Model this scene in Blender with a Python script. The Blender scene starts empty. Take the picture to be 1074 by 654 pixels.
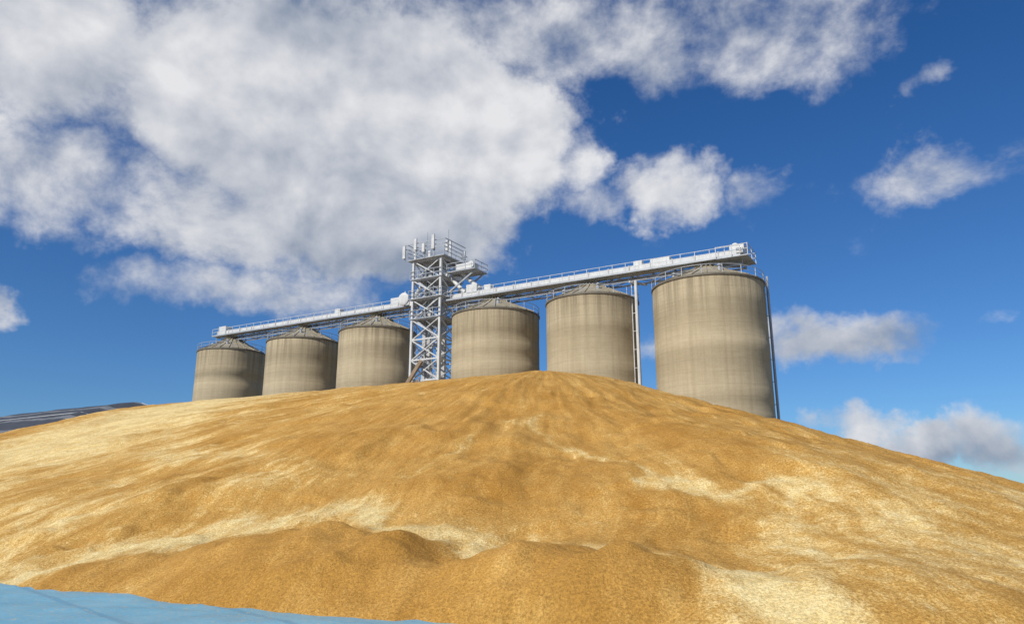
import bpy, math, random
import numpy as np
from mathutils import Vector, Matrix
random.seed(7)
rng = np.random.RandomState(11)
scene = bpy.context.scene
scene.view_settings.view_transform = 'Standard'
scene.view_settings.look = 'None'
scene.view_settings.exposure = 0

# ------------------------------------------------------------------ helpers
class NT:
    def __init__(self, tree):
        self.t = tree; tree.nodes.clear()
    def n(self, typ, **kw):
        nd = self.t.nodes.new(typ)
        for k, v in kw.items(): setattr(nd, k, v)
        return nd
    def put(self, nd, idx, v):
        if v is None: return
        if isinstance(v, bpy.types.NodeSocket): self.t.links.new(v, nd.inputs[idx])
        else: nd.inputs[idx].default_value = v
    def math(self, op, a, b=None, c=None, clamp=False):
        nd = self.n('ShaderNodeMath', operation=op); nd.use_clamp = clamp
        self.put(nd, 0, a); self.put(nd, 1, b); self.put(nd, 2, c)
        return nd.outputs[0]
    def vmath(self, op, a, b=None, c=None):
        nd = self.n('ShaderNodeVectorMath', operation=op)
        self.put(nd, 0, a); self.put(nd, 1, b)
        if c is not None: self.put(nd, 2, c)
        return nd.outputs['Value'] if op in ('LENGTH', 'DOT_PRODUCT') else nd.outputs[0]
    def noise(self, vec, scale, detail=4, rough=.5, dist=0.0, color=False):
        nd = self.n('ShaderNodeTexNoise')
        self.put(nd, 'Vector', vec); nd.inputs['Scale'].default_value = scale
        nd.inputs['Detail'].default_value = detail; nd.inputs['Roughness'].default_value = rough
        nd.inputs['Distortion'].default_value = dist
        return nd.outputs['Color'] if color else nd.outputs['Fac']
    def mapr(self, v, a, b, c=0., d=1., smooth=False):
        nd = self.n('ShaderNodeMapRange')
        nd.interpolation_type = 'SMOOTHSTEP' if smooth else 'LINEAR'
        nd.clamp = True
        self.put(nd, 0, v); self.put(nd, 1, a); self.put(nd, 2, b); self.put(nd, 3, c); self.put(nd, 4, d)
        return nd.outputs[0]
    def mix(self, f, a, b, mode='MIX'):
        nd = self.n('ShaderNodeMix', data_type='RGBA', blend_type=mode)
        self.put(nd, 0, f)
        self.put(nd, 6, a if isinstance(a, bpy.types.NodeSocket) else (*a, 1))
        self.put(nd, 7, b if isinstance(b, bpy.types.NodeSocket) else (*b, 1))
        return nd.outputs[2]
    def bump(self, h, strength, dist, normal=None):
        nd = self.n('ShaderNodeBump')
        self.put(nd, 'Height', h); nd.inputs['Strength'].default_value = strength
        nd.inputs['Distance'].default_value = dist
        if normal is not None: self.put(nd, 'Normal', normal)
        return nd.outputs[0]
    def principled(self, col, rough=.7, metal=0., normal=None, spec=.3):
        nd = self.n('ShaderNodeBsdfPrincipled')
        self.put(nd, 'Base Color', col if isinstance(col, bpy.types.NodeSocket) else (*col, 1))
        self.put(nd, 'Roughness', rough); self.put(nd, 'Metallic', metal)
        nd.inputs['Specular IOR Level'].default_value = spec
        if normal is not None: self.put(nd, 'Normal', normal)
        o = self.n('ShaderNodeOutputMaterial'); self.t.links.new(nd.outputs[0], o.inputs[0])
        return nd
    def coords(self, which='Object'):
        return self.n('ShaderNodeTexCoord').outputs[which]
    def scale(self, vec, s):
        nd = self.n('ShaderNodeMapping'); self.put(nd, 0, vec); nd.inputs['Scale'].default_value = s
        return nd.outputs[0]

def new_mat(name):
    m = bpy.data.materials.new(name); m.use_nodes = True
    return m, NT(m.node_tree)

def link(o, parent=None):
    scene.collection.objects.link(o)
    if parent: o.parent = parent
    return o
def empty(name, loc=(0, 0, 0), rz=0):
    e = bpy.data.objects.new(name, None); e.location = loc; e.rotation_euler[2] = rz
    e.empty_display_size = 1
    return link(e)

class MB:
    def __init__(self): self.v = []; self.f = []
    def box(self, c, s):
        x, y, z = c; a, b, h = s[0]/2, s[1]/2, s[2]/2
        self._hex([(x+i*a, y+j*b, z+k*h) for k in (-1, 1) for (i, j) in ((-1,-1),(1,-1),(1,1),(-1,1))])
    def _hex(self, p):
        n = len(self.v); self.v += [tuple(q) for q in p]
        for f in ((0,3,2,1),(4,5,6,7),(0,1,5,4),(1,2,6,5),(2,3,7,6),(3,0,4,7)):
            self.f.append(tuple(n+i for i in f))
    def beam(self, p, q, w, h=None):
        h = h or w
        p = Vector(p); q = Vector(q); d = (q-p).normalized()
        up = Vector((0,0,1)) if abs(d.z) < .95 else Vector((0,1,0))
        s = d.cross(up).normalized(); u = s.cross(d).normalized()
        s *= w/2; u *= h/2
        self._hex([p-s-u, p+s-u, q+s-u, q-s-u, p-s+u, p+s+u, q+s+u, q-s+u])
    def tube(self, p, q, r, n=10, r2=None, cap=True):
        p = Vector(p); q = Vector(q); r2 = r if r2 is None else r2
        d = (q-p).normalized(); up = Vector((0,0,1)) if abs(d.z) < .95 else Vector((0,1,0))
        s = d.cross(up).normalized(); u = s.cross(d).normalized(); b = len(self.v)
        for c, rr in ((p, r), (q, r2)):
            for i in range(n):
                a = 2*math.pi*i/n; self.v.append(tuple(c + s*math.cos(a)*rr + u*math.sin(a)*rr))
        for i in range(n):
            j = (i+1) % n; self.f.append((b+i, b+j, b+n+j, b+n+i))
        if cap:
            self.f.append(tuple(b+i for i in range(n))[::-1]); self.f.append(tuple(b+n+i for i in range(n)))
    def lathe(self, prof, n=64, c=(0, 0)):
        b = len(self.v)
        for r, z in prof:
            for i in range(n):
                a = 2*math.pi*i/n; self.v.append((c[0]+r*math.cos(a), c[1]+r*math.sin(a), z))
        for k in range(len(prof)-1):
            for i in range(n):
                j = (i+1) % n
                self.f.append((b+k*n+i, b+k*n+j, b+(k+1)*n+j, b+(k+1)*n+i))
    def obj(self, name, mat, parent=None, smooth=False, bevel=0):
        me = bpy.data.meshes.new(name); me.from_pydata(self.v, [], self.f); me.update()
        me.materials.append(mat)
        o = bpy.data.objects.new(name, me); link(o, parent)
        if smooth:
            for p in me.polygons: p.use_smooth = True
        if bevel:
            m = o.modifiers.new('b', 'BEVEL'); m.width = bevel; m.segments = 2; m.limit_method = 'ANGLE'
        return o

# numpy value noise
TAB = rng.rand(256, 256)
def vn(x, y):
    xi = np.floor(x).astype(int); yi = np.floor(y).astype(int)
    fx = x-xi; fy = y-yi; fx = fx*fx*(3-2*fx); fy = fy*fy*(3-2*fy)
    a = TAB[xi & 255, yi & 255]; b = TAB[(xi+1) & 255, yi & 255]
    c = TAB[xi & 255, (yi+1) & 255]; d = TAB[(xi+1) & 255, (yi+1) & 255]
    return (a*(1-fx)+b*fx)*(1-fy)+(c*(1-fx)+d*fx)*fy - .5
def fbm(x, y, o=4):
    r = 0; a = 1.
    for i in range(o):
        r = r + a*vn(x*2**i+17.3*i, y*2**i+9.1*i); a *= .5
    return r

# ------------------------------------------------------------------ materials
def mat_grain():
    m, t = new_mat('grain_wheat')
    co = t.coords()
    at = t.n('ShaderNodeAttribute', attribute_name='pale').outputs['Fac']
    fl = t.n('ShaderNodeAttribute', attribute_name='flow').outputs['Vector']
    streak = t.noise(fl, 1.0, 5, .66, .4)
    rill = t.noise(t.scale(fl, (3.4, 1.3, 1)), 1.0, 4, .7, .3)
    patch = t.noise(co, .42, 6, .66, .3)
    mid = t.noise(co, 3.2, 5, .78)
    grain = t.noise(co, 24, 3, .88)
    a = t.math('MULTIPLY_ADD', streak, 1.5, at)
    a = t.math('MULTIPLY_ADD', rill, 1.1, a)
    a = t.math('MULTIPLY_ADD', patch, 1.2, a)
    a = t.math('MULTIPLY_ADD', mid, 1.1, a)
    a = t.math('MULTIPLY_ADD', grain, 1.1, a)
    f = t.mapr(a, 3.12, 3.75, 0, 1)
    f2 = t.mapr(a, 2.65, 3.4, 0, 1)
    dark = t.mix(t.mapr(patch, .35, .65), (.47, .235, .045), (.57, .305, .072))
    dark = t.mix(t.math('MULTIPLY', f2, .8), dark, (.67, .415, .125))
    pale = t.mix(t.mapr(mid, .35, .65), (.74, .53, .205), (.88, .70, .35))
    col = t.mix(f, dark, pale)
    sp = t.mapr(grain, .32, .68, .62, 1.32)
    sp = t.math('MULTIPLY', sp, t.mapr(streak, .3, .7, .90, 1.07))
    sp = t.math('MULTIPLY', sp, t.mapr(rill, .3, .7, .92, 1.06))
    vm = t.n('ShaderNodeVectorMath', operation='SCALE'); t.put(vm, 0, col); t.put(vm, 3, sp)
    h = t.math('MULTIPLY_ADD', mid, .6, t.math('MULTIPLY', grain, .28))
    nb = t.bump(h, .65, .2)
    t.principled(vm.outputs[0], .8, 0, nb, .12)
    return m

def mat_concrete():
    m, t = new_mat('silo_concrete')
    co = t.coords()
    info = t.n('ShaderNodeObjectInfo').outputs['Random']
    off = t.math('MULTIPLY', info, 60.)
    comb = t.n('ShaderNodeCombineXYZ'); t.put(comb, 0, off); t.put(comb, 2, off)
    c2 = t.vmath('ADD', co, comb.outputs[0])
    sep = t.n('ShaderNodeSeparateXYZ'); t.put(sep, 0, co)
    z = sep.outputs[2]
    bands = t.noise(t.scale(c2, (.35, .35, 5.5)), 1.0, 3, .75)
    vert = t.noise(t.scale(c2, (1.9, 1.9, .06)), 1.0, 5, .7)
    blot = t.noise(c2, .6, 6, .7)
    fine = t.noise(c2, 5, 3, .7)
    fr = t.math('FRACT', t.math('DIVIDE', z, 1.2))
    ln = t.math('LESS_THAN', fr, .05)
    col = t.mix(t.mapr(bands, .15, .85), (.41, .335, .21), (.53, .44, .295))
    col = t.mix(t.math('MULTIPLY', t.mapr(vert, .44, .68), .5), col, (.31, .245, .15))
    col = t.mix(t.math('MULTIPLY', t.mapr(blot, .45, .75), .4), col, (.36, .29, .185))
    col = t.mix(t.math('MULTIPLY', t.mapr(fine, .45, .75), .25), col, (.60, .51, .35))
    col = t.mix(t.math('MULTIPLY', ln, .16), col, (.24, .19, .12))
    topst = t.math('MULTIPLY', t.mapr(z, 18.5, 22.8), t.mapr(vert, .42, .60))
    col = t.mix(t.math('MULTIPLY', topst, .55), col, (.17, .14, .095))
    h = t.math('MULTIPLY_ADD', ln, -.4, bands)
    t.principled(col, .9, 0, t.bump(h, .3, .05), .15)
    return m

def mat_paint(name, a, b, rust=(.25, .12, .05), ramt=.25, rough=.5, metal=0.):
    m, t = new_mat(name)
    co = t.coords()
    n1 = t.noise(co, 1.3, 5, .65); n2 = t.noise(t.scale(co, (2, 2, .5)), 2.0, 5, .7)
    col = t.mix(t.mapr(n1, .3, .7), a, b)
    col = t.mix(t.math('MULTIPLY', t.mapr(n2, .52, .72), ramt), col, rust)
    t.principled(col, rough, metal, t.bump(n1, .15, .02))
    return m

M_GRAIN = mat_grain(); M_CONC = mat_concrete()
M_WHITE = mat_paint('white_paint', (.70, .70, .68), (.54, .55, .55), (.36, .28, .20), .5)
M_TRUSS = mat_paint('weathered_steel', (.55, .55, .54), (.40, .40, .40), (.32, .23, .15), .5)
M_GALV = mat_paint('galvanised_steel', (.50, .52, .54), (.36, .38, .40), (.26, .18, .12), .35, .45, .2)
M_ROOF = mat_paint('roof_sheet', (.38, .33, .24), (.28, .25, .18), (.22, .17, .11), .4, .6, .0)
M_RIM = mat_paint('rim_eave_shade', (.20, .175, .13), (.13, .115, .09), (.2, .1, .05), .3)  # dark rim line; the shadow under the eave is put into this colour
M_RUST = mat_paint('rusty_chute', (.36, .27, .18), (.26, .18, .11), (.18, .08, .03), .6)

# ------------------------------------------------------------------ world
SUN = Vector((-.50, -.57, .65)).normalized()
SUN_EL = math.asin(SUN.z); SUN_AZ = math.atan2(SUN.x, SUN.y) % (2*math.pi)
w = bpy.data.worlds.new('World'); scene.world = w; w.use_nodes = True
try:
    w.cycles.sampling_method = 'MANUAL'; w.cycles.sample_map_resolution = 256
except Exception: pass
t = NT(w.node_tree)
sky = t.n('ShaderNodeTexSky', sky_type='NISHITA'); sky.sun_disc = False
sky.sun_elevation = SUN_EL; sky.sun_rotation = SUN_AZ
sky.air_density = 1.0; sky.dust_density = .1; sky.ozone_density = 4.0
d = t.coords('Generated')
sep = t.n('ShaderNodeSeparateXYZ'); t.put(sep, 0, d)
az = t.math('MULTIPLY', t.math('ARCTAN2', sep.outputs[0], sep.outputs[1]), 57.2958)
el = t.math('MULTIPLY', t.math('ARCSINE', sep.outputs[2]), 57.2958)
cmb = t.n('ShaderNodeCombineXYZ'); t.put(cmb, 0, az); t.put(cmb, 1, el)
warp = t.noise(d, 9, 5, .62, 0, True)
wv = t.vmath('MULTIPLY', t.vmath('SUBTRACT', warp, (.5, .5, .5)), (11, 7, 0))
P = t.vmath('ADD', cmb.outputs[0], wv)
def blob(azc, elc, rx, ry, wgt):
    q = t.vmath('MULTIPLY', t.vmath('SUBTRACT', P, (azc, elc, 0)), (1/rx, 1/ry, 0))
    dd = t.vmath('DOT_PRODUCT', q, q)
    return t.math('MULTIPLY', t.math('SUBTRACT', 1.0, t.math('MULTIPLY', dd, .5), clamp=True), wgt)
CL = [(-18,28.5,14,8.0,1.75),(-4.6,26.4,9,6.4,1.9),(-11,21.2,10,4.8,1.7),(-36,29.5,12,6,1.25),(-33.5,21,10,3.6,1.0),
      (-22,20.8,9,4,1.25),(-10,33,9,4,1.0),(-7,18.8,6,2.4,1.1),(12.8,23.2,4.6,2.6,1.0),(6.5,22.5,4,2,.8),(20,21.8,4.0,1.8,.66),(19,33,12,4.4,.84),(33,21.3,8,2.0,.54),
      (32,26.8,2.2,.9,.5),(25.3,11.2,7.5,2.0,1.0),(24.9,4.9,3,1.3,1.0),(28.6,3.4,3.5,1.5,1.1),(33.8,3.6,3.8,2.6,1.3),
      (-37,11.6,2.4,1.7,1.0),(-19,15,10,2.0,.66),(2,34.0,9,3.5,.85),(11.4,11.4,3.5,1.2,.6),(33,6.9,3,.7,.5),
      (5.5,26,3.5,3,1.05),(60,20,20,6,1.1),(-70,25,22,9,1.1),(100,35,25,9,1.1),(170,30,30,12,1.1),(-130,40,30,12,1.1),
      (50,4,10,2.5,1.1),(-60,6,14,3,1.0),(0,62,30,10,.8)]
M = None
for b in CL:
    v = blob(*b); M = v if M is None else t.math('MAXIMUM', M, v)
n1 = t.noise(t.scale(d, (1, 1, 1.2)), 8.0, 7, .60, .15)
so = t.vmath('ADD', d, (-.018, -.01, .035))
n1s = t.noise(t.scale(so, (1, 1, 1.2)), 8.0, 3, .55, .15)
dens = t.math('MULTIPLY_ADD', t.math('SUBTRACT', n1, .5), 2.0, M)
alpha = t.mapr(dens, .28, 1.08, 0, 1, True)
lit = t.math('MULTIPLY_ADD', t.math('SUBTRACT', n1, n1s), 1.8, .60)
def soft(azc, elc, rx, ry):
    q = t.vmath('MULTIPLY', t.vmath('SUBTRACT', P, (azc, elc, 0)), (1/rx, 1/ry, 0))
    return t.math('POWER', 2.718, t.math('MULTIPLY', t.vmath('DOT_PRODUCT', q, q), -1.0))
lit = t.math('MULTIPLY_ADD', soft(0, 27.0, 7, 4.5), .40, lit)
lit = t.math('MULTIPLY_ADD', soft(13, 24.5, 5, 3), .15, lit)
lit = t.math('MULTIPLY_ADD', soft(-21, 26.5, 9, 3), .12, lit)
lit = t.math('MULTIPLY_ADD', soft(-9, 19.0, 15, 3.6), -.46, lit)
lit = t.math('MULTIPLY_ADD', soft(-15, 33.5, 12, 3), -.22, lit)
lit = t.math('MULTIPLY_ADD', soft(25, 10.6, 9, 2.2), -.42, lit)
lit = t.math('MULTIPLY_ADD', soft(30, 2.3, 10, 2.0), -.42, lit)
lit = t.mapr(lit, 0, 1, 0, 1)
ccol = t.mix(lit, (.31, .37, .48), (.90, .90, .92))
tint = t.mix(t.mapr(el, 2, 34), (.44, .68, .96), (.25, .62, 1.0))
scol = t.mix(1.0, sky.outputs[0], tint, 'MULTIPLY')
bg1 = t.n('ShaderNodeBackground'); t.put(bg1, 0, scol); bg1.inputs[1].default_value = .095
bg2 = t.n('ShaderNodeBackground'); t.put(bg2, 0, ccol); bg2.inputs[1].default_value = .90
ms = t.n('ShaderNodeMixShader'); t.put(ms, 0, t.math('MULTIPLY', alpha, .97))
t.t.links.new(bg1.outputs[0], ms.inputs[1]); t.t.links.new(bg2.outputs[0], ms.inputs[2])
wo = t.n('ShaderNodeOutputWorld'); t.t.links.new(ms.outputs[0], wo.inputs[0])

sl = bpy.data.lights.new('sun', 'SUN'); sl.energy = 4.2; sl.angle = math.radians(.53); sl.color = (1, .95, .86)
so_ = link(bpy.data.objects.new('sun', sl)); so_.rotation_euler = SUN.to_track_quat('Z', 'Y').to_euler(); so_.location = (-40, -60, 70)

# ------------------------------------------------------------------ camera
cd = bpy.data.cameras.new('camera'); cam = link(bpy.data.objects.new('camera', cd))
cam.location = (0, 0, 1.7); cam.rotation_euler = (math.radians(104), 0, 0)
cd.lens = 26; cd.sensor_width = 36; cd.clip_end = 20000; scene.camera = cam

# ------------------------------------------------------------------ ground
m, t = new_mat('dry_earth')
co = t.coords()
col = t.mix(t.mapr(t.noise(co, .05, 8, .65), .35, .65), (.22, .17, .11), (.16, .15, .08))
col = t.mix(t.mapr(t.noise(co, 3, 6, .7), .3, .7, 0, .5), col, (.28, .23, .16))
t.principled(col, .95, 0, t.bump(t.noise(co, 6, 6, .7), .4, .05), .1)
g = MB(); R = [0, 20, 60, 200, 800, 3000, 9000]
g.lathe([(max(r, .01), 0) for r in R], 64, (0, 40)); g.obj('ground', m)

# ------------------------------------------------------------------ grain pile
AP = np.array([1.5, 38.]); EN = np.array([-26.5, 58.5]); S = .372; A = 5.
def pile_h(x, y):
    dx = EN-AP; L2 = (dx**2).sum()
    tt = np.clip(((x-AP[0])*dx[0]+(y-AP[1])*dx[1])/L2, 0, 1)
    qx = x-(AP[0]+tt*dx[0]); qy = y-(AP[1]+tt*dx[1])
    r = np.hypot(qx, qy)
    ax = (x-AP[0])/np.maximum(np.hypot(x-AP[0], y-AP[1]), .01)
    gg = np.exp(-((ax-.32)/.30)**2)*(y < AP[1])
    r = r*(1-.15*gg*np.clip(r/20, 0, 1)**2)
    H = 7.75 + tt*.95
    ex = .35*fbm(x*.09+3, y*.09, 3)*np.clip(r/8, 0, 1)
    h = H - S*(np.sqrt(r*r+A*A)-A) + ex
    def lobe(cx, cy, rx, ry, hh, rot=0, k=.5):
        c, s = math.cos(rot), math.sin(rot); u = ((x-cx)*c+(y-cy)*s)/rx; v = (-(x-cx)*s+(y-cy)*c)/ry
        q = u*u+v*v + k*fbm(x*.9, y*.9, 3)
        return hh*np.exp(-np.maximum(q, 0)**1.3)
    h = h + lobe(-3.4, 14.1, 2.6, 1.3, .66, -.12) + lobe(.9, 12.2, 2.0, 1.3, .58, -.30) + lobe(-7.2, 15.2, 2.4, .9, .20, .1)
    h = h + lobe(-2.0, 11.9, 2.6, 1.4, .55, -.25, .2) + lobe(-5.0, 13.0, 2.0, .8, .22, -.3, .2)
    h = h + lobe(3.5, 10.2, 4.0, 1.8, .6, 0, .2)
    h = h + lobe(5.5, 19.5, 1.5, 4.5, .28, .25) + lobe(-6.5, 22, 5, 2.0, .36, .3) + lobe(-1, 20.5, 1.8, 4, .24)
    h = h + lobe(-10, 19, 3.5, 1.2, .25, .15) + lobe(9.5, 15.5, 1.3, 3.2, .22, .5) + lobe(2.6, 16.5, 1.0, 2.6, .16, .3)
    ang = np.arctan2(x-AP[0], AP[1]-y)
    ft = np.clip(r/10, 0, 1)
    h = h + .14*fbm(ang*9+r*.05, r*.16, 4)*ft + .10*fbm(x*.7, y*.7, 4) + .04*fbm(x*3.1, y*3.1, 3)
    h = h + .08*fbm(ang*34+.6*fbm(x*.4, y*.4, 2), r*.35, 3)*ft
    sc = fbm(x*.35+5, y*.5+2, 3)
    h = h - .10*ft*np.clip(sc*8, 0, 1)
    return h, r, ang
def seg(x, y, pts, wd):
    best = np.full(x.shape, 1e9)
    for (a, b) in zip(pts[:-1], pts[1:]):
        a = np.array(a); b = np.array(b); dd = b-a
        k = np.clip(((x-a[0])*dd[0]+(y-a[1])*dd[1])/(dd**2).sum(), 0, 1)
        best = np.minimum(best, np.hypot(x-(a[0]+k*dd[0]), y-(a[1]+k*dd[1])))
    return np.exp(-(best/wd)**2)
xs = np.concatenate([np.arange(-66, -14, .3), np.arange(-14, 16, .08), np.arange(16, 42, .3)])
ys = np.concatenate([np.arange(4, 20, .08), np.arange(20, 40, .15), np.arange(40, 96, .4)])
X, Y = np.meshgrid(xs, ys)
Hh, Rr, An = pile_h(X, Y)
wx = X+1.8*fbm(X*.5, Y*.5, 5); wy = Y+1.8*fbm(X*.5+40, Y*.5, 5)
gs = lambda cx, cy, rx, ry: np.exp(-(((wx-cx)/rx)**2+((wy-cy)/ry)**2))
pale = (-.02 + .72*seg(wx, wy, [(-12.5,16.6),(-10.5,16),(-6.9,16.6),(-4.1,16.7),(-1.2,15.1),(1.1,13.8),(2.9,11.6),(4,9.5)], .7)
        + .75*gs(-23, 37, 9, 9) + .65*gs(-19, 48, 9, 6) + .35*gs(-12, 20, 4, 3.5)
        + .32*gs(6.5, 12.5, 4, 2.5) + .30*gs(11, 16, 4, 3) + .12*gs(7.5, 21, 3, 4)
        + .5*seg(wx, wy, [(.7,24.5),(1.0,22),(1.7,19.8),(2.8,17.6),(3.8,15.9),(5.8,15)], .22)
        + .4*seg(wx, wy, [(-1.5,21),(-2.6,18.5)], .2) + .35*seg(wx, wy, [(-14,30),(-9,24),(-6,20)], .8)
        - .26*gs(0, 25, 7, 9) - .45*gs(-3.4, 13.9, 3, 1.2) - .45*gs(.9, 12.0, 2, 1.0) - .3*gs(-2.5, 11.8, 3, 1) - .25*gs(-7.5, 15.0, 2.5, .7) - .2*gs(-7, 22, 4, 2.2)
        - .12*gs(12, 24, 6, 6))
ny, nx = X.shape
Hc = np.maximum(Hh, -.4)
verts = np.stack([X.ravel(), Y.ravel(), Hc.ravel()], 1)
idx = np.arange(ny*nx).reshape(ny, nx)
quads = np.stack([idx[:-1, :-1], idx[:-1, 1:], idx[1:, 1:], idx[1:, :-1]], -1).reshape(-1, 4)
keep = (Hh.ravel()[quads].max(1) > -.3); quads = quads[keep]
used = np.unique(quads); remap = -np.ones(ny*nx, int); remap[used] = np.arange(len(used))
me = bpy.data.meshes.new('grain_pile'); me.from_pydata(verts[used].tolist(), [], remap[quads].tolist())
me.polygons.foreach_set('use_smooth', [True]*len(me.polygons)); me.update()
at = me.attributes.new('pale', 'FLOAT', 'POINT'); at.data.foreach_set('value', pale.ravel()[used].astype(np.float32))
fw = An*15 + .8*fbm(X*.3, Y*.3, 3)
fv = np.stack([fw.ravel()[used], (Rr*.22).ravel()[used], np.zeros(len(used))], 1).astype(np.float32)
at = me.attributes.new('flow', 'FLOAT_VECTOR', 'POINT'); at.data.foreach_set('vector', fv.ravel())
me.materials.append(M_GRAIN); link(bpy.data.objects.new('grain_pile', me))

# ------------------------------------------------------------------ blue tarpaulin on the ground
m, t = new_mat('blue_tarp')
co = t.coords()
n = t.noise(co, .8, 5, .6); n2 = t.noise(co, 14, 4, .75)
col = t.mix(t.mapr(n, .3, .7), (.13, .36, .49), (.19, .44, .57))
br = t.n('ShaderNodeTexWave'); br.wave_type = 'BANDS'; br.bands_direction = 'DIAGONAL'
t.put(br, 'Vector', co); br.inputs['Scale'].default_value = .28; br.inputs['Distortion'].default_value = .4
col = t.mix(t.mapr(br.outputs['Fac'], .975, .995, 0, .4), col, (.05, .2, .34))
col = t.mix(t.mapr(n2, .57, .67, 0, .75), col, (.58, .46, .22))
t.principled(col, .42, 0, t.bump(n, .4, .15), .4)
xs2 = np.arange(-26, 12, .14); ys2 = np.arange(-3, 26, .14); X2, Y2 = np.meshgrid(xs2, ys2)
ridge = 1-np.abs(fbm(X2*.5+Y2*.35, Y2*.9-X2*.2, 3))*3
Z2 = .012+.03*np.clip(ridge, 0, 1)**3 + .012*(fbm(X2*1.5, Y2*1.5, 3)+.5)
ny2, nx2 = X2.shape; idx = np.arange(ny2*nx2).reshape(ny2, nx2)
q2 = np.stack([idx[:-1, :-1], idx[:-1, 1:], idx[1:, 1:], idx[1:, :-1]], -1).reshape(-1, 4)
me = bpy.data.meshes.new('blue_tarpaulin'); me.from_pydata(np.stack([X2.ravel(), Y2.ravel(), Z2.ravel()], 1).tolist(), [], q2.tolist())
me.polygons.foreach_set('use_smooth', [True]*len(me.polygons)); me.materials.append(m)
link(bpy.data.objects.new('blue_tarpaulin', me))

# ------------------------------------------------------------------ tarp-covered bunker (far left)
m, t = new_mat('grey_tarp_cover')
co = t.coords()
sep = t.n('ShaderNodeSeparateXYZ'); t.put(sep, 0, co)
fr = t.math('FRACT', t.math('DIVIDE', t.math('MULTIPLY_ADD', t.noise(co, .1, 2, .5), 1.0, sep.outputs[1]), 3.4))
col = t.mix(t.math('LESS_THAN', fr, .22), (.045, .05, .06), (.17, .18, .19))
col = t.mix(t.mapr(t.noise(co, .4, 6, .7), .4, .7, 0, .5), col, (.075, .08, .09))
t.principled(col, .6, 0, t.bump(t.noise(t.scale(co, (.3, 1.2, .4)), 1.2, 5, .6), .6, .5), .3)
bn = empty('tarp_covered_bunker', (-29, 71, 0), math.atan2(26, -42))
N1, N2 = 90, 60; V = []; F = []
BH = 11.2
for i in range(N1+1):
    u = i/N1*78
    for j in range(N2+1):
        a = (j/N2*2-1); yv = a*25
        hh = BH - .46*(math.sqrt(yv*yv+9)-3)
        endf = (min(1, (u+6)/18))**.4
        hh = hh*endf + .22*float(vn(np.array(u*.25), np.array(yv*.5))) + .1*float(vn(np.array(u*1.1), np.array(yv*.9)))
        V.append((u, yv, max(hh, -.1)))
for i in range(N1):
    for j in range(N2):
        a = i*(N2+1)+j; F.append((a, a+N2+1, a+N2+2, a+1))
b = MB(); b.v = V; b.f = F; b.obj('tarp_cover', m, bn, True)
b = MB()
for k in range(5):
    yv = (-13+k*6.2)
    for i in range(24):
        u0, u1 = i*3+3, i*3+6
        f = lambda u: (BH+.03 - .46*(math.sqrt(yv*yv+9)-3))*(min(1, (u+6)/18))**.4
        b.tube((u0, yv, f(u0)), (u1, yv, f(u1)), .06, 6)
b.obj('tie_down_rope', M_GALV, bn)

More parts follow.
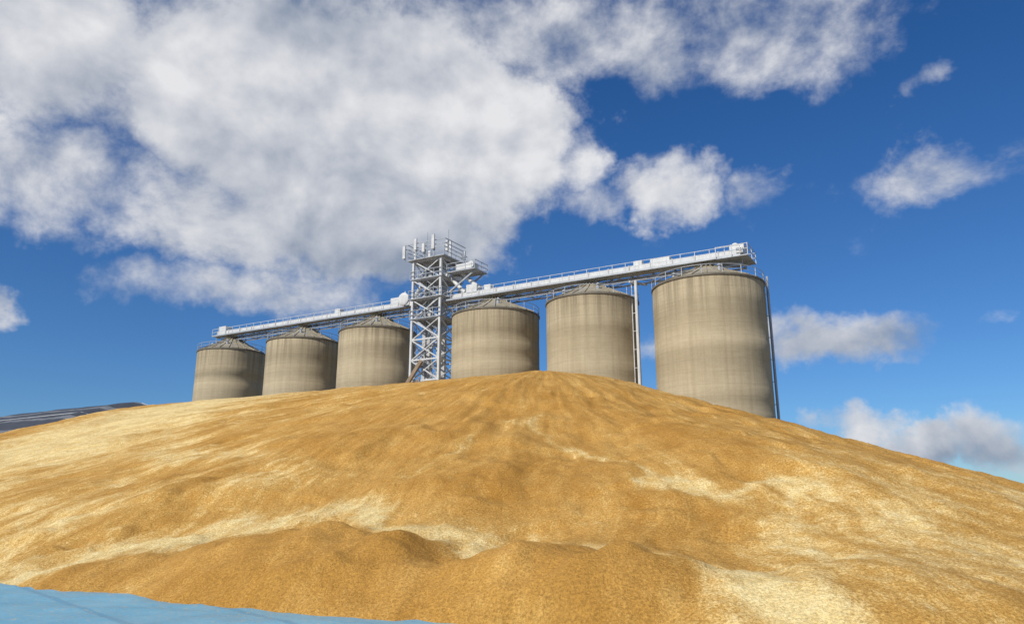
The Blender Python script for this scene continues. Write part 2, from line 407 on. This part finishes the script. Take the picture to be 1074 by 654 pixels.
# ------------------------------------------------------------------ silos
P0 = Vector((20.2, 75, 0)); STEP = Vector((-11.1, 6.4, 0)); ROT = math.atan2(STEP.y, STEP.x)
RD = STEP.normalized(); RN = Vector((RD.y, -RD.x, 0))
if RN.y > 0: RN = -RN
def silo(tt, rad, ladder=False):
    c = P0+STEP*tt
    e = empty('grain_silo', (c.x, c.y, 0), ROT)
    H = 22.75
    b = MB(); prof = []
    z = -.2
    while z < H:
        rr = rad + random.uniform(-.012, .012); prof += [(rr, z), (rr, min(z+1.17, H))]; z += 1.2
    b.lathe(prof, 96); b.obj('concrete_wall', M_CONC, e, True)
    b = MB(); b.lathe([(rad-.05, H-.02), (rad+.10, H-.02), (rad+.10, H+.16), (rad-.02, H+.20), (rad-.1, H+.16)], 96)
    b.obj('ring_beam', M_RIM, e)
    b = MB(); top = 25.3
    b.lathe([(rad+.02, H+.18), (rad*.5, (H+.18+top)/2+.05), (.9, top-.1), (.9, top+.25), (.01, top+.3)], 48)
    for i in range(24):
        a = 2*math.pi*i/24; ca, sa = math.cos(a), math.sin(a)
        b.beam((ca*rad, sa*rad, H+.24), (ca*rad*.5, sa*rad*.5, (H+.18+top)/2+.11), .09, .1)
        b.beam((ca*rad*.5, sa*rad*.5, (H+.18+top)/2+.11), (ca*.95, sa*.95, top-.03), .09, .1)
    b.obj('conical_roof', M_ROOF, e)
    b = MB()
    n = 36; hr = rad+.02
    for i in range(n):
        a, a2 = 2*math.pi*i/n, 2*math.pi*(i+1)/n
        p = lambda q, zz: (math.cos(q)*hr, math.sin(q)*hr, zz)
        if i % 2 == 0: b.beam(p(a, H+.15), p(a, H+1.1), .05)
        b.beam(p(a, H+1.08), p(a2, H+1.08), .045); b.beam(p(a, H+.63), p(a2, H+.63), .035)
    b.obj('roof_handrail', M_GALV, e)
    b = MB()
    for a in (.6, 2.2, 4.4):
        x, y = math.cos(a)*rad*.62, math.sin(a)*rad*.62
        b.tube((x, y, H+.7), (x, y, H+1.6), .18, 10); b.tube((x, y, H+1.55), (x, y, H+1.8), .3, 10, .05)
    b.obj('roof_vents', M_GALV, e, False)
    if ladder:
        b = MB()
        a = math.radians(-168)
        for da, r in ((.0, .11), (.10, .05), (.17, .05)):
            x, y = math.cos(a+da)*(rad+.28), math.sin(a+da)*(rad+.28)
            b.tube((x, y, 0), (x, y, H+.9), r, 8)
        for k in range(58):
            z = .5+k*.38
            p = [(math.cos(a+q)*(rad+.28), math.sin(a+q)*(rad+.28), z) for q in (.10, .17)]
            b.tube(p[0], p[1], .02, 5)
        for k in range(10):
            z = 1.5+k*2.25; b.beam((math.cos(a)*(rad-.05), math.sin(a)*(rad-.05), z), (math.cos(a)*(rad+.4), math.sin(a)*(rad+.4), z), .07)
        b.obj('ladder_and_downpipe', M_GALV, e)
    return e
for tt, r, l in ((-.03, 5.7, True), (1, 5.2, False), (2, 5.3, False), (3.44, 5.1, False), (4.5, 5.1, False), (5.68, 4.9, False)):
    silo(tt, r, l)

# ------------------------------------------------------------------ conveyor galleries
def L(tt): return tt*STEP.length
CS = 1 if (Matrix.Rotation(ROT, 3, 'Z') @ Vector((0, 1, 0))).dot(RN) > 0 else -1
def gallery(name, t0, t1, big):
    e = empty(name, (P0.x, P0.y, 0), ROT)
    x0, x1 = L(t0), L(t1); z = 26.0 if big else 26.15; ws = 1.7 if big else 1.3
    zb = z-.55; hb = 1.15 if big else .9
    b = MB()
    b.beam((x0, 0, z+.05), (x1, 0, z+.05), 1.1, hb*.8)
    b.obj('conveyor_casing', M_WHITE, e, False, .04)
    b = MB()
    n = max(1, int((x1-x0)/2.4)); dx = (x1-x0)/n
    for s in (-1, 1):
        y = s*ws/2
        b.beam((x0, y, zb), (x1, y, zb), .16, .26)
        b.beam((x0, y, zb-.75), (x1, y, zb-.75), .14, .16)
        for i in range(n+1):
            x = x0+i*dx
            b.beam((x, y, zb), (x, y, zb-.72), .09)
            if i < n:
                if i % 2: b.beam((x, y, zb-.05), (x+dx, y, zb-.7), .08)
                else: b.beam((x, y, zb-.7), (x+dx, y, zb-.05), .08)
    for i in range(n+1):
        x = x0+i*dx; b.beam((x, -ws/2, zb-.02), (x, ws/2, zb-.02), .1); b.beam((x, -ws/2, zb-.77), (x, ws/2, zb-.77), .09)
        b.box((x, 0, z+.05), (.12, 1.22, hb*.8+.12))
    b.obj('truss_bridge', M_TRUSS, e)
    b = MB()
    yw = CS*(ws/2+.45)
    b.beam((x0, yw, zb+.02), (x1, yw, zb+.02), .8, .05)
    b.beam((x0, yw+CS*.42, zb+.05), (x1, yw+CS*.42, zb+.05), .05, .2)
    b.obj('walkway_deck', M_GALV, e)
    b = MB()
    yr = CS*(ws/2+.85); nn = int((x1-x0)/1.5); ddx = (x1-x0)/nn
    for i in range(nn+1): b.beam((x0+i*ddx, yr, zb), (x0+i*ddx, yr, zb+1.1), .05)
    for zz in (.6, 1.08): b.beam((x0, yr, zb+zz), (x1, yr, zb+zz), .045)
    b.obj('walkway_handrail', M_WHITE, e)
    return e, zb
ge, zb = gallery('conveyor_gallery', -.34, 2.55, True)
b = MB()
for tt in (-.03, 1, 2):
    x = L(tt)
    b.tube((x, 0, 25.2), (x, 0, 25.75), .42, 14)
    for s in (-1, 1):
        for q in (-1, 1): b.beam((x+q*2.2, s*.8, 24.1), (x+q*2.0, s*.8, zb-.8), .12)
b.obj('roof_stools', M_GALV, ge)
b = MB()
x = L(.56)
b.tube((x, CS*.9, 0), (x, CS*.9, zb-.8), .17, 12)
b.tube((x+.5, CS*.9, 0), (x+.5, CS*.9, zb-.8), .06, 8)
for k in range(12): b.beam((x, CS*.9, 1+k*2), (x+.5, CS*.9, 1+k*2), .05)
b.beam((x-.6, -1, zb-.92), (x-.6+1.2, 1.2*CS, zb-.92), .2)
b.obj('support_column', M_WHITE, ge)
b = MB()
x = L(-.30)
b.box((x, 0, 26.35), (1.5, 1.5, 1.3)); b.box((x-.4, CS*1.1, 26.1), (.7, .6, .6))
b.tube((x+.2, -.6, 26.8), (x+.2, .6, 26.8), .4, 14)
b.box((L(.35), 0, 26.75), (2.2, .9, .5)); b.box((L(.55), 0, 26.7), (1.0, .8, .7)); b.box((L(2.25), 0, 26.9), (1.6, 1.2, 1.1)); b.box((L(2.08), 0, 26.8), (1.0, .8, .7))
b.obj('drive_head', M_WHITE, ge, False, .05)
b = MB()
x = L(-.34)
b.box((x+.8, 0, zb-.1), (3.2, 3.8, .08))
for px, py in ((-.8,-1.9),(.8,-1.9),(2.4,-1.9),(-.8,0),(-.8,1.9),(.8,1.9),(2.4,1.9)):
    b.beam((x+px, py, zb-.1), (x+px, py, zb+1.15), .07)
for zz in (.55, 1.1):
    b.beam((x-.8,-1.9,zb+zz),(x+2.4,-1.9,zb+zz),.06); b.beam((x-.8,1.9,zb+zz),(x+2.4,1.9,zb+zz),.06); b.beam((x-.8,-1.9,zb+zz),(x-.8,1.9,zb+zz),.06)
b.obj('end_platform', M_GALV, ge)
ge2, zb2 = gallery('conveyor_gallery', 2.95, 5.92, False)
b = MB()
for tt in (3.44, 4.5, 5.68):
    x = L(tt); b.tube((x, 0, 25.2), (x, 0, 25.75), .4, 14)
    for s in (-1, 1):
        for q in (-1, 1): b.beam((x+q*2.0, s*.6, 24.2), (x+q*1.9, s*.6, zb2-.8), .12)
b.obj('roof_stools', M_GALV, ge2)
b = MB(); b.box((L(5.83), 0, 26.5), (1.6, 1.4, 1.5)); b.box((L(3.2), 0, 26.9), (1.5, 1.0, .9)); b.box((L(4.0), 0, 26.85), (1.0, .9, .6))
b.obj('drive_head', M_WHITE, ge2, False, .05)

# ------------------------------------------------------------------ elevator tower
tc = P0+STEP*2.70
tw = empty('elevator_tower', (tc.x, tc.y, 0), ROT)
hs_ = 2.15
b = MB(); lv = [i*2.6 for i in range(13)]
for sx in (-1, 1):
    for sy in (-1, 1):
        b.beam((sx*hs_, sy*hs_, 0), (sx*hs_, sy*hs_, 31.3), .28)
for i, z in enumerate(lv):
    for s in (-1, 1):
        b.beam((-hs_, s*hs_, z), (hs_, s*hs_, z), .18); b.beam((s*hs_, -hs_, z), (s*hs_, hs_, z), .18)
    if i < len(lv)-1:
        z2 = lv[i+1]
        for s in (-1, 1):
            b.beam((-hs_, s*hs_, z), (hs_, s*hs_, z2), .13); b.beam((hs_, s*(hs_-.02), z), (-hs_, s*(hs_-.02), z2), .10)
            b.beam((s*hs_, -hs_, z), (s*hs_, hs_, z2), .13); b.beam((s*(hs_-.02), hs_, z), (s*(hs_-.02), -hs_, z2), .10)
b.obj('lattice_frame', M_WHITE, tw)
b = MB()
for x, y in ((-1.0, -.5), (-.2, -.5), (.6, .5), (1.3, .5)):
    b.box((x, y, 15.4), (.5, .4, 30.6))
b.box((-.6, -.5, 31.3), (1.6, .9, 1.4)); b.box((.95, .5, 31.1), (1.4, .9, 1.5))
b.tube((-.6, -1.0, 31.6), (-.6, 0, 31.6), .66, 16); b.tube((.95, .0, 31.4), (.95, 1.0, 31.4), .62, 16)
b.obj('bucket_elevator_legs', M_TRUSS, tw)
b = MB()
for i in range(11):
    z0, z1 = lv[i], lv[i+1]; ya = CS*(hs_-.5)
    xa, xb = (-1.7, 1.7) if i % 2 == 0 else (1.7, -1.7)
    for o in (-.35, .35):
        b.beam((xa, ya+o, z0), (xb, ya+o, z1), .07, .22); b.beam((xa, ya+o, z0+1), (xb, ya+o, z1+1), .05)
    for k in range(9):
        f = k/9; b.box((xa+(xb-xa)*f, ya, z0+(z1-z0)*f), (.26, .68, .04))
    b.box((xb, ya, z1+.03), (.8, .9, .05))
b.obj('access_stairs', M_GALV, tw)
b = MB()
def plat(z, hx, hy, ox=0, oy=0):
    b.box((ox, oy, z), (hx*2, hy*2, .12))
    for zz in (.55, 1.1):
        for s in (-1, 1):
            b.beam((ox-hx, oy+s*hy, z+zz), (ox+hx, oy+s*hy, z+zz), .065); b.beam((ox+s*hx, oy-hy, z+zz), (ox+s*hx, oy+hy, z+zz), .065)
    nx_ = max(2, int(hx*2/1.2)); ny_ = max(2, int(hy*2/1.2))
    for i in range(nx_+1):
        for s in (-1, 1): b.beam((ox-hx+2*hx*i/nx_, oy+s*hy, z), (ox-hx+2*hx*i/nx_, oy+s*hy, z+1.1), .06)
    for i in range(1, ny_):
        for s in (-1, 1): b.beam((ox+s*hx, oy-hy+2*hy*i/ny_, z), (ox+s*hx, oy-hy+2*hy*i/ny_, z+1.1), .06)
plat(31.3, 2.9, 2.6); plat(28.7, 2.5, 2.4); plat(23.5, 2.4, 2.4); plat(29.2, 2.1, 1.5, -4.7, 0); plat(26.1, 2.6, 2.5)
b.beam((-6.6, -1, 29.1), (-2.1, -1, 26.4), .16); b.beam((-6.6, 1, 29.1), (-2.1, 1, 26.4), .16)
b.obj('platforms', M_GALV, tw)
b = MB()
b.box((-4.6, 0, 29.85), (2.3, 1.3, 1.0)); b.tube((-5.6, -.6, 30.1), (-5.6, .6, 30.1), .45, 14)
b.beam((-1.0, 0, 29.3), (-3.9, 0, 28.5), .5, .5)
b.tube((-3.9, .1, 29.4), (-6.6, .1, 26.9), .27, 12); b.tube((-1.0, .4, 30.2), (-4.6, .3, 26.6), .24, 12)
b.tube((1.0, .2, 30.0), (3.9, 0, 26.7), .26, 12); b.tube((.9, -.4, 28), (3.2, -.2, 26.2), .22, 12)
b.obj('distribution_spouts', M_WHITE, tw, False, 0)
b = MB()
b.beam((.2, CS*2.5, 18.0), (3.6, CS*3.4, 12.5), .55, .4); b.beam((.5, CS*2.4, 16.0), (2.6, CS*3.0, 13.0), .14)
b.obj('inclined_chute', M_RUST, tw)
b = MB(); c = MB()
def ant(x, y, zt, ph=2.0, zb_=31.3):
    b.beam((x, y, zb_), (x, y, zt+.2), .11)
    c.box((x, y+CS*.2, zt-ph/2), (.42, .2, ph))
for x, y, zt, ph in ((3.3, CS*2.6, 33.3, 1.7), (3.1, CS*.5, 33.9, 2.2), (1.5, CS*2.6, 34.0, 1.5), (.2, CS*2.6, 33.2, 1.2), (-.6, -CS*2.2, 34.8, 2.4),
                 (-1.3, CS*2.6, 34.1, 1.9), (-2.8, CS*1.6, 33.4, 1.4), (-3.1, -CS*1.8, 32.8, 1.2), (2.7, -CS*2.1, 34.0, 2.0)):
    ant(x, y, zt, ph)
for x, y, zt in ((.8, CS*1.2, 35.3), (-1.9, CS*.3, 35.5), (1.9, 0, 34.6)): b.tube((x, y, 31.3), (x, y, zt), .05, 6)
for z in (32.9, 33.5):
    b.beam((3.3, CS*2.5, z), (-2.9, CS*2.4, z), .08); b.beam((3.0, -CS*2.2, z), (3.0, CS*2.4, z), .08)
    b.beam((-2.9, -CS*2.2, z), (-2.9, CS*2.4, z), .08)
b.obj('antenna_poles', M_GALV, tw); c.obj('panel_antennas', M_WHITE, tw, False, .03)
b = MB(); prof = [(.02, 0), (.5, .03), (.82, .12), (.85, .3), (.8, .34), (.5, .36), (.02, .37)]
b.lathe(prof, 28)
for v_i in range(len(b.v)):
    x, y, z = b.v[v_i]; b.v[v_i] = (3.4+x, CS*(2.2+z), 26.3+y)
b.beam((3.4, CS*2.2, 26.3), (2.1, CS*1.9, 26.3), .14); b.beam((3.4, CS*2.15, 25.2), (3.4, CS*2.15, 27.4), .1)
b.obj('microwave_dish', M_WHITE, tw, True)
